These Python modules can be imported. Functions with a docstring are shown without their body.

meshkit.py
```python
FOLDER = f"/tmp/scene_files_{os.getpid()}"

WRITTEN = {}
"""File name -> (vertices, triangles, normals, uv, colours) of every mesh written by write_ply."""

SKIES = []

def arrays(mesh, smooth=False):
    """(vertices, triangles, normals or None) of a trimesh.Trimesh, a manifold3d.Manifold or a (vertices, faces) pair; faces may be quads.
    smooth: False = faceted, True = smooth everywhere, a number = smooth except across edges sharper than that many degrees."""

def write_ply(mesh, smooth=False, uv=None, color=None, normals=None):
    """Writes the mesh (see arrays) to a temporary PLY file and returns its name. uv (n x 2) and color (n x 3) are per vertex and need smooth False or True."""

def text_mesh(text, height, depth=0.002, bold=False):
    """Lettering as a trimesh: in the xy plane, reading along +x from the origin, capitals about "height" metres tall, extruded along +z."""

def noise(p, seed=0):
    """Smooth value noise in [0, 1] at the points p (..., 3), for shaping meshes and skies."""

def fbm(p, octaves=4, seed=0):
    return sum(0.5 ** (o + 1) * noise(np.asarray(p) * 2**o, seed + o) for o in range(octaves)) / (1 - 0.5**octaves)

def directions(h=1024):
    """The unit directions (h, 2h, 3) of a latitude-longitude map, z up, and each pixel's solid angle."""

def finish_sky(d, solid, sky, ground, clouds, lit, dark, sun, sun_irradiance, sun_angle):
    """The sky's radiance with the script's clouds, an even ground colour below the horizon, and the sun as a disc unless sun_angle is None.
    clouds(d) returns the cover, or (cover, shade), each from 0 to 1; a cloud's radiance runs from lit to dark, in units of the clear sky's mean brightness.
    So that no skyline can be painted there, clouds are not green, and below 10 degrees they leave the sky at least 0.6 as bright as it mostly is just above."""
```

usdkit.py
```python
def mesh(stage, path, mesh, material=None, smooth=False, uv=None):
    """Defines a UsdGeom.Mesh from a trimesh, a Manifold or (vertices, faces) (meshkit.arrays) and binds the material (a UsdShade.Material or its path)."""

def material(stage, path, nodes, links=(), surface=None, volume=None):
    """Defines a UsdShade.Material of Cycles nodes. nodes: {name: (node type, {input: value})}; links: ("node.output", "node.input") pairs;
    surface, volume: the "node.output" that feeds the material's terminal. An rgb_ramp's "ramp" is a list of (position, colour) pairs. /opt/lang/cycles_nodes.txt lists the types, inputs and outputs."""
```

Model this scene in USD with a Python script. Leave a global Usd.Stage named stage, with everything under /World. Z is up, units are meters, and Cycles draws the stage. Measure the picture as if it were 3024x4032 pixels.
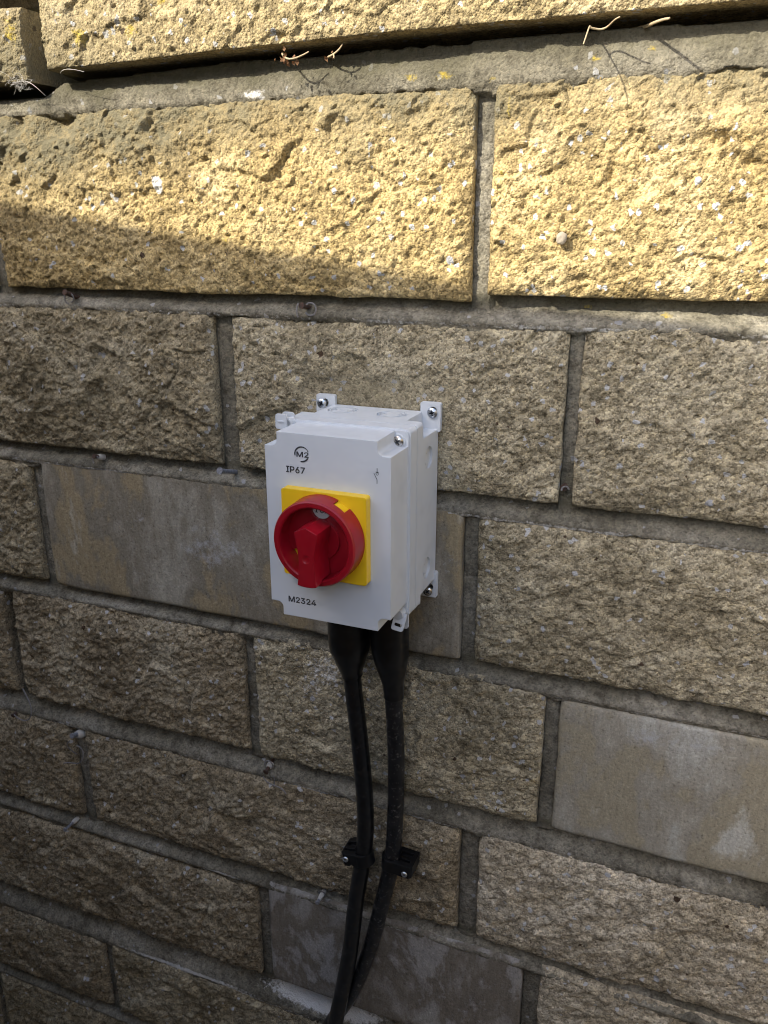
import math, random
import numpy as np, trimesh, manifold3d as m3, usdkit, meshkit
from scipy.spatial import cKDTree
from scipy.interpolate import CubicSpline
from pxr import Usd, UsdGeom, UsdLux, UsdShade, Sdf, Gf, Vt

stage = Usd.Stage.CreateInMemory()
UsdGeom.SetStageUpAxis(stage, UsdGeom.Tokens.z)
UsdGeom.SetStageMetersPerUnit(stage, 1.0)
UsdGeom.Xform.Define(stage, '/World')
UsdGeom.Scope.Define(stage, '/World/Looks')

# ------------------------------------------------------------------ camera, sky, sun, exposure
# wall face = plane y = 0, x to the right along the wall, z up (0 = bottom of the switch cover); camera on the -y side
cam = UsdGeom.Camera.Define(stage, '/World/camera')
YAW, PITCH, ROLL = 0.3799093, -0.3265712, 0.00038667
CPOS = np.array([0.30210, -0.61993, 0.28451])
fwd = np.array([-math.sin(YAW) * math.cos(PITCH), math.cos(YAW) * math.cos(PITCH), math.sin(PITCH)])
rgt = np.array([math.cos(YAW), math.sin(YAW), 0.0]); upv = np.cross(rgt, fwd)
rgt, upv = math.cos(ROLL) * rgt + math.sin(ROLL) * upv, -math.sin(ROLL) * rgt + math.cos(ROLL) * upv
M = Gf.Matrix4d(*[*rgt, 0, *upv, 0, *(-fwd), 0, *CPOS, 1])
cam.AddTransformOp().Set(M)
cam.CreateHorizontalApertureAttr(36.0); cam.CreateVerticalApertureAttr(48.0)
cam.CreateFocalLengthAttr(3267.27 / 3024 * 36.0)
cam.CreateClippingRangeAttr(Gf.Vec2f(0.02, 500))
cam.CreateExposureAttr(1.72)

TO_SUN = np.array([-0.72, -1.0, 0.90]); TO_SUN /= np.linalg.norm(TO_SUN)
sun = UsdLux.DistantLight.Define(stage, '/World/sun')
sun.CreateIntensityAttr(0.64); sun.CreateAngleAttr(0.42); sun.CreateNormalizeAttr(True)
sun.CreateColorAttr(Gf.Vec3f(1.0, 0.925, 0.77))
zr = TO_SUN; xr = np.cross([0, 0, 1], zr); xr /= np.linalg.norm(xr); yr = np.cross(zr, xr)
sun.AddTransformOp().Set(Gf.Matrix4d(*[*xr, 0, *yr, 0, *zr, 0, 0, 0, 5, 1]))
sky = UsdLux.DomeLight.Define(stage, '/World/sky')
skym = usdkit.material(stage, '/World/Looks/sky_light', {
    's': ('sky_texture', {'sky_type': 'single_scattering', 'sun_disc': False, 'sun_elevation': math.asin(TO_SUN[2]),
                          'sun_rotation': math.atan2(TO_SUN[0], TO_SUN[1]), 'air_density': 1.0, 'aerosol_density': 2.5}),
    'b': ('background_shader', {'strength': 0.15})}, [('s.color', 'b.color')], surface='b.background')
UsdShade.MaterialBindingAPI.Apply(sky.GetPrim()).Bind(skym)

# ------------------------------------------------------------------ helpers
used = {}
def path_for(name, parent=None):
    base = (str(parent.GetPath()) if parent is not None else '/World') + '/' + name
    n = used.get(base, 0); used[base] = n + 1
    return base if n == 0 else '%s_%03d' % (base, n)
def keys(prim, **kw):
    for k, v in kw.items():
        if v is not None: prim.SetCustomDataByKey(k, v)
    return prim
def thing(name, label, category, loc=(0, 0, 0), group=None):
    x = UsdGeom.Xform.Define(stage, path_for(name)); x.AddTranslateOp().Set(Gf.Vec3d(*map(float, loc)))
    p = x.GetPrim(); keys(p, label=label, category=category, group=group); p.SetCustomDataByKey('_loc', Gf.Vec3d(*map(float, loc)))
    return p
def obj(name, mesh, mat, parent=None, smooth=False, mask=None, **kw):
    """one Mesh prim; mesh is given in world metres and stored relative to the thing it belongs to"""
    v, f, _ = meshkit.arrays(mesh)
    q = parent
    while q is not None and q.GetPath().pathString != '/World':
        l = q.GetCustomDataByKey('_loc')
        if l is not None: v = v - np.array(l); break
        q = q.GetParent()
    m = usdkit.mesh(stage, path_for(name, parent), (v, f), mat, smooth=smooth)
    if mask is not None:
        UsdGeom.PrimvarsAPI(m).CreatePrimvar('mask', Sdf.ValueTypeNames.Color3fArray, 'vertex').Set(Vt.Vec3fArray.FromNumpy(np.asarray(mask, np.float32)))
    return keys(m.GetPrim(), **kw)

def look(name, nodes, links, surface='p.BSDF'):
    return usdkit.material(stage, '/World/Looks/' + name, nodes, links, surface=surface)

def plastic(name, color, rough=0.35, bev=0.0007, spec=0.5, bumpy=0.00004, sss=0.0, dust=0.0):
    n = {'p': ('principled_bsdf', {'base_color': color, 'roughness': rough, 'specular_ior_level': spec}),
         'g': ('geometry', {}), 'bv': ('bevel', {'samples': 6, 'radius': bev}),
         'nz': ('noise_texture', {'scale': 1400.0, 'detail': 2.0}), 'nb': ('noise_texture', {'scale': 35.0, 'detail': 4.0}),
         'rm': ('map_range', {'from_min': 0.3, 'from_max': 0.7, 'to_min': rough - .06, 'to_max': rough + .09}),
         'b': ('bump', {'strength': 0.6, 'distance': bumpy})}
    l = [('g.position', 'nz.vector'), ('g.position', 'nb.vector'), ('nz.fac', 'b.height'), ('bv.bevel', 'b.normal'), ('b.normal', 'p.normal'),
         ('nb.fac', 'rm.value'), ('rm.result', 'p.roughness')]
    if dust:
        n['dn'] = ('noise_texture', {'scale': 260.0, 'detail': 6.0, 'roughness': 0.7})
        n['dr'] = ('rgb_ramp', {'ramp': [(0.0, (0, 0, 0)), (0.56, (0, 0, 0)), (0.75, (dust, dust, dust)), (1, (dust, dust, dust))]})
        n['dm'] = ('mix_color', {'a': color, 'b': (0.34, 0.32, 0.29)})
        l += [('g.position', 'dn.vector'), ('dn.fac', 'dr.fac'), ('dr.color', 'dm.fac'), ('dm.result', 'p.base_color')]
    return look(name, n, l)

def stone_look(name, warm, dark, pale, agg=0.30, seed=0.0, bump=0.0007, fleck=1.0, vor=0.7, cell=.85, dirt=(.145, .128, .080)):
    """rock faced cast stone: crumbs of three tones, pale and dark grit; the mesh's mask adds limewash / dirt / lichen"""
    n = {'g': ('geometry', {}), 'off': ('vector_math', {'math_type': 'add', 'vector2': (seed, seed * .7, -seed)}),
         'a': ('attribute', {'attribute': 'mask'}), 'sa': ('separate_color', {'color_type': 'rgb'}),
         'n1': ('noise_texture', {'scale': 16.0, 'detail': 5.0, 'roughness': 0.6}),
         'n2': ('noise_texture', {'scale': 110.0, 'detail': 4.0, 'roughness': 0.65}),
         'r1': ('rgb_ramp', {'ramp': [(0.30, dark), (0.5, warm), (0.72, pale)]}),
         'r2': ('rgb_ramp', {'ramp': [(0.28, (.38, .36, .33)), (0.5, (.95, .95, .95)), (0.72, (1.38, 1.36, 1.30))]}),
         'm1': ('mix_color', {'blend_type': 'multiply', 'fac': 0.9, 'use_clamp': False}),
         'v1': ('voronoi_texture', {'scale': 640.0, 'randomness': 1.0}), 'sv1': ('separate_color', {'color_type': 'rgb'}),
         'r3': ('rgb_ramp', {'ramp': [(0.0, (.40, .38, .35)), (.4, (.92, .92, .92)), (1.0, (1.45, 1.43, 1.38))]}),
         'm2': ('mix_color', {'blend_type': 'multiply', 'fac': cell, 'use_clamp': False}),
         # pale grit
         'v2': ('voronoi_texture', {'scale': 120.0, 'randomness': 1.0}), 'sv2': ('separate_color', {'color_type': 'rgb'}),
         'wn': ('noise_texture', {'scale': 500.0, 'detail': 2.0}), 'wa': ('math', {'math_type': 'multiply_add', 'value2': 0.5, 'value3': -0.25}),
         'wd': ('math', {'math_type': 'add'}),
         'sz': ('math', {'math_type': 'multiply_add', 'value2': 0.34, 'value3': 0.03}),
         'ga': ('math', {'math_type': 'less_than'}), 'gb': ('math', {'math_type': 'less_than', 'value2': 0.048 * fleck}),
         'gc': ('math', {'math_type': 'multiply'}),
         'mg': ('mix_color', {'b': (agg * 1.02, agg * 1.03, agg * 1.04)}),
         'gd': ('math', {'math_type': 'greater_than', 'value2': 1 - 0.022 * fleck}), 'ge': ('math', {'math_type': 'multiply'}),
         'md': ('mix_color', {'b': (.07, .045, .028)}),
         'v3': ('voronoi_texture', {'scale': 300.0, 'randomness': 1.0}), 'sv3': ('separate_color', {'color_type': 'rgb'}),
         'gf': ('math', {'math_type': 'less_than', 'value2': 0.022 * fleck}),
         'mf': ('mix_color', {'b': (agg * 1.25, agg * 1.24, agg * 1.2)}),
         # mask
         'np': ('noise_texture', {'scale': 260.0, 'detail': 5.0, 'roughness': 0.7}),
         'pa': ('math', {'math_type': 'add'}), 'pr': ('map_range', {'from_min': 0.92, 'from_max': 1.12, 'clamp': True}),
         'mp': ('mix_color', {'b': (.60, .59, .56)}),
         'da': ('math', {'math_type': 'multiply', 'use_clamp': True}), 'dr': ('map_range', {'from_min': .3, 'from_max': .65, 'to_min': .45, 'to_max': 1.25}),
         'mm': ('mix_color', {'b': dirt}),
         'la': ('math', {'math_type': 'add'}), 'lr': ('map_range', {'from_min': 0.99, 'from_max': 1.2, 'clamp': True}),
         'ml': ('mix_color', {'b': (.38, .29, .05)}),
         'nb': ('noise_texture', {'scale': 900.0, 'detail': 4.0, 'roughness': .7}), 'nc': ('noise_texture', {'scale': 330.0, 'detail': 3.0, 'roughness': .6}), 'hc': ('math', {'math_type': 'multiply_add', 'value2': 0.9}), 'hv': ('math', {'math_type': 'multiply', 'value2': -vor}), 'hb': ('math', {'math_type': 'multiply_add', 'value2': 0.5}),
         'b': ('bump', {'strength': 1.0, 'distance': bump}),
         'p': ('principled_bsdf', {'roughness': 0.88, 'specular_ior_level': 0.25})}
    l = [('g.position', 'off.vector1')] + [('off.vector', k + '.vector') for k in ('n1', 'n2', 'v1', 'v2', 'v3', 'wn', 'np', 'nb', 'nc')] + [
        ('a.color', 'sa.color'), ('n1.fac', 'r1.fac'), ('n2.fac', 'r2.fac'), ('r1.color', 'm1.a'), ('r2.color', 'm1.b'),
        ('v1.color', 'sv1.color'), ('sv1.r', 'r3.fac'), ('m1.result', 'm2.a'), ('r3.color', 'm2.b'),
        ('v2.color', 'sv2.color'), ('wn.fac', 'wa.value1'), ('v2.distance', 'wd.value1'), ('wa.value', 'wd.value2'),
        ('sv2.g', 'sz.value1'), ('wd.value', 'ga.value1'), ('sz.value', 'ga.value2'), ('sv2.r', 'gb.value1'), ('ga.value', 'gc.value1'), ('gb.value', 'gc.value2'),
        ('gc.value', 'mg.fac'), ('m2.result', 'mg.a'),
        ('sv2.r', 'gd.value1'), ('ga.value', 'ge.value1'), ('gd.value', 'ge.value2'), ('ge.value', 'md.fac'), ('mg.result', 'md.a'),
        ('v3.color', 'sv3.color'), ('sv3.b', 'gf.value1'), ('gf.value', 'mf.fac'), ('md.result', 'mf.a'),
        ('np.fac', 'pa.value1'), ('sa.r', 'pa.value2'), ('pa.value', 'pr.value'), ('pr.result', 'mp.fac'), ('mm.result', 'mp.a'),
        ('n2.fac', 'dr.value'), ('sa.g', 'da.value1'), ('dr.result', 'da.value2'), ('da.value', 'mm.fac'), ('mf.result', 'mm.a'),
        ('np.fac', 'la.value1'), ('sa.b', 'la.value2'), ('la.value', 'lr.value'), ('lr.result', 'ml.fac'), ('mp.result', 'ml.a'),
        ('ml.result', 'p.base_color'),
        ('nb.fac', 'hb.value1'), ('v1.distance', 'hv.value1'), ('nc.fac', 'hc.value1'), ('hv.value', 'hc.value3'), ('hc.value', 'hb.value3'), ('hb.value', 'b.height'), ('b.normal', 'p.normal')]
    return look(name, n, l)

def sawn_look(name, a, b, c, seed=0.0, streak=1.0):
    """sawn, smooth block: large stains of three tones, fine vertical scuffs, lime scratches from the mask"""
    n = {'g': ('geometry', {}), 'off': ('vector_math', {'math_type': 'add', 'vector2': (seed, seed * .7, -seed)}),
         'at': ('attribute', {'attribute': 'mask'}), 'sa': ('separate_color', {'color_type': 'rgb'}),
         'mpv': ('mapping', {'scale': (1.0, 1.0, 0.55)}), 'mps': ('mapping', {'scale': (1.0, 1.0, 0.22)}),
         'n1': ('noise_texture', {'scale': 20.0, 'detail': 8.0, 'roughness': 0.62, 'distortion': 0.25}),
         'r1': ('rgb_ramp', {'ramp': [(0.28, tuple(1.35 * q for q in a)), (0.38, tuple(1.05 * q for q in a)), (0.46, b), (0.51, tuple(.88 * q for q in b)), (0.56, c), (0.63, c), (0.70, tuple(1.25 * q for q in a))]}),
         'n2': ('noise_texture', {'scale': 260.0 * streak, 'detail': 5.0, 'roughness': .7}),
         'r2': ('rgb_ramp', {'ramp': [(0.3, (.86, .85, .84)), (0.5, (1, 1, 1)), (0.72, (1.14, 1.14, 1.14))]}),
         'm1': ('mix_color', {'blend_type': 'multiply', 'fac': 1.0, 'use_clamp': False}),
         'n3': ('noise_texture', {'scale': 420.0, 'detail': 4.0, 'roughness': .7}),
         'r3': ('rgb_ramp', {'ramp': [(0.28, (.40, .39, .37)), (0.42, (.92, .92, .92)), (0.55, (1, 1, 1)), (0.72, (1.34, 1.34, 1.34))]}),
         'm2': ('mix_color', {'blend_type': 'multiply', 'fac': 1.0, 'use_clamp': False}),
         'np': ('noise_texture', {'scale': 75.0, 'detail': 9.0, 'roughness': 0.78}),
         'pa': ('math', {'math_type': 'add'}), 'pr': ('map_range', {'from_min': 0.94, 'from_max': 1.14, 'clamp': True}),
         'mp': ('mix_color', {'b': (.42, .42, .42)}),
         'da': ('math', {'math_type': 'multiply', 'use_clamp': True}), 'mm': ('mix_color', {'b': (.085, .078, .055)}),
         'hb': ('math', {'math_type': 'multiply_add', 'value2': 1.0}),
         'b': ('bump', {'strength': .9, 'distance': 0.0008}),
         'p': ('principled_bsdf', {'roughness': 0.8, 'specular_ior_level': 0.3})}
    l = [('g.position', 'off.vector1'), ('off.vector', 'mpv.vector'), ('off.vector', 'mps.vector'), ('mpv.vector', 'n1.vector'), ('mps.vector', 'n2.vector'),
         ('off.vector', 'n3.vector'), ('off.vector', 'np.vector'), ('at.color', 'sa.color'),
         ('n1.fac', 'r1.fac'), ('n2.fac', 'r2.fac'), ('r1.color', 'm1.a'), ('r2.color', 'm1.b'), ('n3.fac', 'r3.fac'), ('m1.result', 'm2.a'), ('r3.color', 'm2.b'),
         ('sa.g', 'da.value1'), ('np.fac', 'da.value2'), ('da.value', 'mm.fac'), ('m2.result', 'mm.a'),
         ('np.fac', 'pa.value1'), ('sa.r', 'pa.value2'), ('pa.value', 'pr.value'), ('pr.result', 'mp.fac'), ('mm.result', 'mp.a'), ('mp.result', 'p.base_color'),
         ('n3.fac', 'hb.value1'), ('n2.fac', 'hb.value3'), ('hb.value', 'b.height'), ('b.normal', 'p.normal')]
    return look(name, n, l)

OCHRE = stone_look('ochre_stone', (.405, .308, .145), (.275, .205, .095), (.505, .405, .22), agg=.36, seed=3.1, bump=.0010)
OCHRE_B = stone_look('ochre_stone_right', (.41, .313, .152), (.29, .217, .10), (.51, .41, .232), agg=.38, seed=7.7, fleck=1.3, bump=.0010)
COPE = stone_look('weathered_ochre_stone', (.36, .288, .155), (.24, .195, .108), (.47, .39, .24), agg=.36, seed=1.7, fleck=1.3, bump=.0010)
BROWN = stone_look('brown_stone', (.29, .245, .16), (.19, .158, .10), (.37, .325, .23), agg=.34, seed=12.4, fleck=.6, bump=.0010)
TAN = stone_look('tan_stone', (.34, .295, .20), (.245, .21, .138), (.42, .375, .27), agg=.33, seed=21.9, bump=.0011)
BEIGE = stone_look('beige_stone', (.46, .40, .295), (.35, .30, .21), (.54, .48, .37), agg=.38, seed=31.3, bump=.0010)
RUST = stone_look('rusty_brown_stone', (.30, .25, .168), (.195, .158, .102), (.38, .335, .24), agg=.36, seed=41.2, fleck=.7, bump=.0010)
SAWN_GREY = sawn_look('sawn_grey_stone', (.275, .255, .205), (.22, .195, .148), (.27, .22, .135), seed=5.3)
SAWN_PALE = sawn_look('sawn_pale_stone', (.36, .35, .305), (.335, .31, .25), (.31, .275, .195), seed=9.1)
SAWN_DARK = sawn_look('sawn_stained_stone', (.28, .265, .235), (.19, .165, .13), (.31, .295, .27), seed=14.9)
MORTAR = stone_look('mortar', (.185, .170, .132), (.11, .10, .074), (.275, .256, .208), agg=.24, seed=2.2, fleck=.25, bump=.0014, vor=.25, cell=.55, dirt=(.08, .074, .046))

WHITE = plastic('pale_grey_plastic', (.57, .60, .63), rough=.33, bev=.0008)
YELLOW = plastic('yellow_plastic', (.78, .50, .012), rough=.36, bev=.0008)
RED = plastic('red_plastic', (.26, .0035, .011), rough=.31, bev=.0007)
BLACK = plastic('black_sheath', (.003, .003, .0032), rough=.21, bev=.0003, dust=.06, spec=.5)
SCUFFED = plastic('scuffed_black_sheath', (.004, .004, .0045), rough=.27, bev=.0003, dust=.45, spec=.5)
RUBBER = plastic('black_shrink_sleeve', (.0035, .0032, .003), rough=.23, bev=.0006, spec=.5)
NYLON = plastic('black_nylon', (.004, .004, .0042), rough=.40, bev=.0007, spec=.3)
INK = look('grey_ink', {'p': ('principled_bsdf', {'base_color': (.035, .037, .042), 'roughness': .6})}, [])
def metal(name, col, rough, met=1.0, rust=None):
    n = {'p': ('principled_bsdf', {'base_color': col, 'metallic': met, 'roughness': rough}), 'g': ('geometry', {}),
         'n': ('noise_texture', {'scale': 500.0, 'detail': 4.0}), 'r': ('rgb_ramp', {'ramp': [(.35, rust or tuple(.6 * c for c in col)), (.62, col)]}),
         'bv': ('bevel', {'samples': 4, 'radius': .0003})}
    return look(name, n, [('g.position', 'n.vector'), ('n.fac', 'r.fac'), ('r.color', 'p.base_color'), ('bv.bevel', 'p.normal')])
ZINC = metal('zinc_screw', (.62, .66, .70), .28)
NICKEL = metal('nickel_screw', (.70, .66, .60), .2)
DARKZINC = metal('dark_screw_socket', (.05, .055, .065), .35)
RUST_M = metal('rusty_nail', (.06, .045, .038), .8, .3, (.085, .04, .022))
GALV = metal('galvanised_nail', (.30, .31, .34), .5, .6, (.2, .2, .22))
WIRE = metal('grey_wire', (.22, .21, .205), .65, .3, (.15, .14, .135))
PALE_TIP = look('lime_crust', {'p': ('principled_bsdf', {'base_color': (.45, .43, .39), 'roughness': .9})}, [])
STRAW = look('dry_stem', {'p': ('principled_bsdf', {'base_color': (.38, .30, .185), 'roughness': .8})}, [])
DRYLEAF = look('dry_leaf', {'p': ('principled_bsdf', {'base_color': (.27, .15, .075), 'roughness': .85})}, [])
FLUFF = look('seed_fluff', {'p': ('principled_bsdf', {'base_color': (.42, .40, .36), 'roughness': .8})}, [])

# ------------------------------------------------------------------ wall: stones and mortar as real relief
def nz(x, z, s, seed, oct=3):
    return meshkit.fbm(np.stack([x * s, z * s, np.full_like(x, seed * 3.7)], -1), oct, seed) - 0.5
def flakes(x, z, size, ax, tilt, seed, step=0.0):
    """broken-rock facets: every point takes the height of the tilted plane of its nearest seed"""
    r = np.random.default_rng(seed)
    x0, x1, z0, z1 = x.min() - .03, x.max() + .03, z.min() - .03, z.max() + .03
    n = int((x1 - x0) * (z1 - z0) / (size * size * ax)) + 4
    sx, sz = r.uniform(x0, x1, n), r.uniform(z0, z1, n)
    wx = x + nz(x, z, .7 / size, seed + 5, 2) * size * .9; wz = z + nz(x, z, .7 / size, seed + 9, 2) * size * .9
    d, i = cKDTree(np.stack([sx / ax, sz], 1)).query(np.stack([wx.ravel() / ax, wz.ravel()], 1), k=2)
    tx, tz = r.normal(0, tilt, n), r.normal(tilt * .15, tilt, n); h = r.normal(0, step, n)
    k = i[:, 0]
    out = h[k] + tx[k] * (wx.ravel() - sx[k]) + tz[k] * (wz.ravel() - sz[k])
    e = np.clip((d[:, 1] - d[:, 0]) / (size * .12), 0, 1)          # soften the break between two facets
    k2 = i[:, 1]; o2 = h[k2] + tx[k2] * (wx.ravel() - sx[k2]) + tz[k2] * (wz.ravel() - sz[k2])
    return (out * (.5 + .5 * e) + o2 * (.5 - .5 * e)).reshape(x.shape)
def ss(a, b, v): t = np.clip((v - a) / (b - a), 0, 1); return t * t * (3 - 2 * t)
def blob(x, z, cx, cz, rx, rz): return np.exp(-((x - cx) / rx) ** 2 - ((z - cz) / rz) ** 2)
def grid_faces(nr, nc):
    i = np.arange(nr * nc).reshape(nr, nc); a, b, c, d = i[:-1, :-1].ravel(), i[:-1, 1:].ravel(), i[1:, 1:].ravel(), i[1:, :-1].ravel()
    return np.vstack([np.stack([a, b, c], 1), np.stack([a, c, d], 1)])

PALE_BLOBS = [(-.1454, .3205, .0055, .0078, 1.15), (-.004, -.105, .040, .030, .52), (.085, -.235, .02, .02, .45), (-.02, -.125, .03, .02, .45),
              (.27, -.10, .09, .012, .42), (-.20, -.43, .08, .03, .38), (-.055, .386, .02, .005, .62), (.2775, .27, .004, .004, .5),
              (-.30, .03, .05, .05, .25), (-.12, .0, .07, .05, .50), (-.20, .02, .05, .04, .42), (.115, .02, .02, .05, .42), (.27, -.17, .05, .05, .33), (.30, -.105, .1, .02, .5), (.14, -.47, .05, .04, .42), (-.26, -.15, .05, .05, .25), (.05, -.46, .05, .05, .35), (-.25, -.60, .05, .03, .35)]
LICHEN = [(.135, .3835, .006, .004), (.148, .366, .003, .012), (.145, .322, .003, .008), (.10, .388, .012, .006), (.075, .388, .01, .005), (.205, .392, .006, .005),
          (-.085, .2775, .005, .005), (-.263, .335, .004, .004), (-.20, .43, .012, .014), (-.12, .45, .012, .01), (-.27, .44, .012, .02), (.02, .455, .012, .01), (.24, .396, .005, .004),
          (.21, .232, .006, .004), (.265, .228, .01, .004), (-.15, .43, .01, .01)]
def masks(x, z, kind):
    pale = np.zeros_like(x)
    for cx, cz, rx, rz, a in PALE_BLOBS: pale = np.maximum(pale, a * blob(x, z, cx, cz, rx, rz))
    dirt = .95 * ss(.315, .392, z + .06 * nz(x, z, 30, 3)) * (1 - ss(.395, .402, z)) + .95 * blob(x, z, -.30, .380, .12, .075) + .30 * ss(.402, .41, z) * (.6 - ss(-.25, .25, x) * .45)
    dirt = dirt + .4 * blob(x, z, .045, .158, .05, .02) + .25 * blob(x, z, -.25, .15, .1, .06)
    lich = np.zeros_like(x)
    for cx, cz, rx, rz in LICHEN: lich = np.maximum(lich, .62 * blob(x, z, cx, cz, rx, rz))
    lich = np.maximum(lich, .33 * ss(.405, .42, z))
    if kind == 'sawn': lich *= 0
    return np.stack([pale, np.clip(dirt, 0, 1), lich], -1).reshape(-1, 3)

DENTS = [(-.243, .372, .016, .012, .011), (-.29, .372, .008, .008, .008), (.29, .366, .006, .006, .004), (-.21, .345, .006, .012, .004), (-.005, .216, .03, .006, .003),
         (.205, .205, .01, .02, .003), (-.10, .20, .012, .02, .004), (.31, .217, .02, .006, .004)]
def stone_mesh(x0, x1, z0, z1, kind, seed, h, y_front=0.0, bulge=.0040, rough=1.0, depth=.05, edge=.0016, wobble=1.0, tilt=0.0):
    nu, nv = max(3, int((x1 - x0) / h)), max(3, int((z1 - z0) / h))
    # rows at the border are doubled so that the face turns back into the wall
    u = np.concatenate([[0, 0], np.linspace(0, 1, nu), [1, 1]]); v = np.concatenate([[0, 0], np.linspace(0, 1, nv), [1, 1]])
    uu, vv = np.meshgrid(u, v); x = x0 + uu * (x1 - x0); z = z0 + vv * (z1 - z0)
    rr = np.random.default_rng(seed)
    # crooked outline
    wob = (.0013 if kind == 'rough' else .0010) * wobble
    ex = nz(x, z, 42, seed + 1, 4) * wob * 2.4; ez = nz(x, z, 42, seed + 2, 4) * wob * 2.4
    fall = lambda d: np.exp(-d / .010)
    dl, dr, db, dt = x - x0, x1 - x, z - z0, z1 - z
    dmin = np.minimum(np.minimum(dl, dr), np.minimum(db, dt))
    k = fall(dmin); xs, zs = x + ex * k, z + ez * k + tilt * (1 - vv) * ss(-.24, .06, x)
    corner = np.minimum(dl, dr) + np.minimum(db, dt)
    if kind == 'rough':
        y = -bulge * (1 - np.exp(-dmin / .012))
        y -= nz(x, z, 11, seed, 2) * .009 * rough * (1 - np.exp(-dmin / .015))
        y -= flakes(x, z, .030, 1.4, .055 * rough, seed + 20, .0006 * rough) * (1 - .6 * np.exp(-dmin / .008))
        y -= flakes(x, z, .0095, 1.5, .085 * rough, seed + 30, .0003 * rough)
        y -= flakes(x, z, .0034, 1.25, .23 * rough, seed + 40, .00034 * rough)
        y -= nz(x, z, 420, seed + 3, 2) * .0013 * rough
        # pits
        n = int((x1 - x0) * (z1 - z0) * 500); px, pz, pr = rr.uniform(x0, x1, n), rr.uniform(z0, z1, n), rr.uniform(.0008, .0028, n)
        d, i = cKDTree(np.stack([px, pz], 1)).query(np.stack([x.ravel(), z.ravel()], 1)); d = d.reshape(x.shape); i = i.reshape(x.shape)
        y += .0022 * np.exp(-(d / pr[i]) ** 2) * np.where(i % 3 == 0, -.7, 1.0)
        y += edge * np.exp(-dmin / .0022) + .003 * np.exp(-corner / .006)
    else:
        y = -.0012 - nz(x, z, 9, seed, 2) * .0030 - nz(x, z, 90, seed + 4, 4) * .0009 - nz(x, z, 600, seed + 5, 2) * .0006
        y += .0022 * np.exp(-dmin / .0016) + .003 * np.exp(-corner / .004)
    for cx, cz, rx, rz, a in DENTS: y += a * blob(x, z, cx, cz, rx, rz)
    # the switch's fixing lugs sit flat on the blocks behind it
    foot = ss(.020, .0, np.maximum(np.maximum(-.008 - x, x - .108), np.maximum(-.014 - z, z - .160)))
    y = y * (1 - foot) + np.maximum(y, -.0008) * foot
    foot2 = ss(.012, .0, np.hypot(x - .024, (z + .283) * 1.2) - .008) + ss(.012, .0, np.hypot(x - .083, (z + .287) * 1.2) - .010)   # cable cleats
    y = np.where(foot2 > 0, y * (1 - np.clip(foot2, 0, 1)) + np.maximum(y, -.002) * np.clip(foot2, 0, 1), y)
    y = y + y_front
    y[0, :] = y[-1, :] = y_front + depth; y[:, 0] = y[:, -1] = y_front + depth
    mid = y_front + .006
    for sl in ((1, slice(None)), (-2, slice(None)), (slice(None), 1), (slice(None), -2)):
        y[sl] = np.where(y[sl] < y_front + depth - 1e-4, np.maximum(y[sl], mid), y[sl])
    verts = np.stack([xs, y, zs], -1).reshape(-1, 3)
    return (verts, grid_faces(*x.shape)), masks(x, z, kind)

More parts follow.
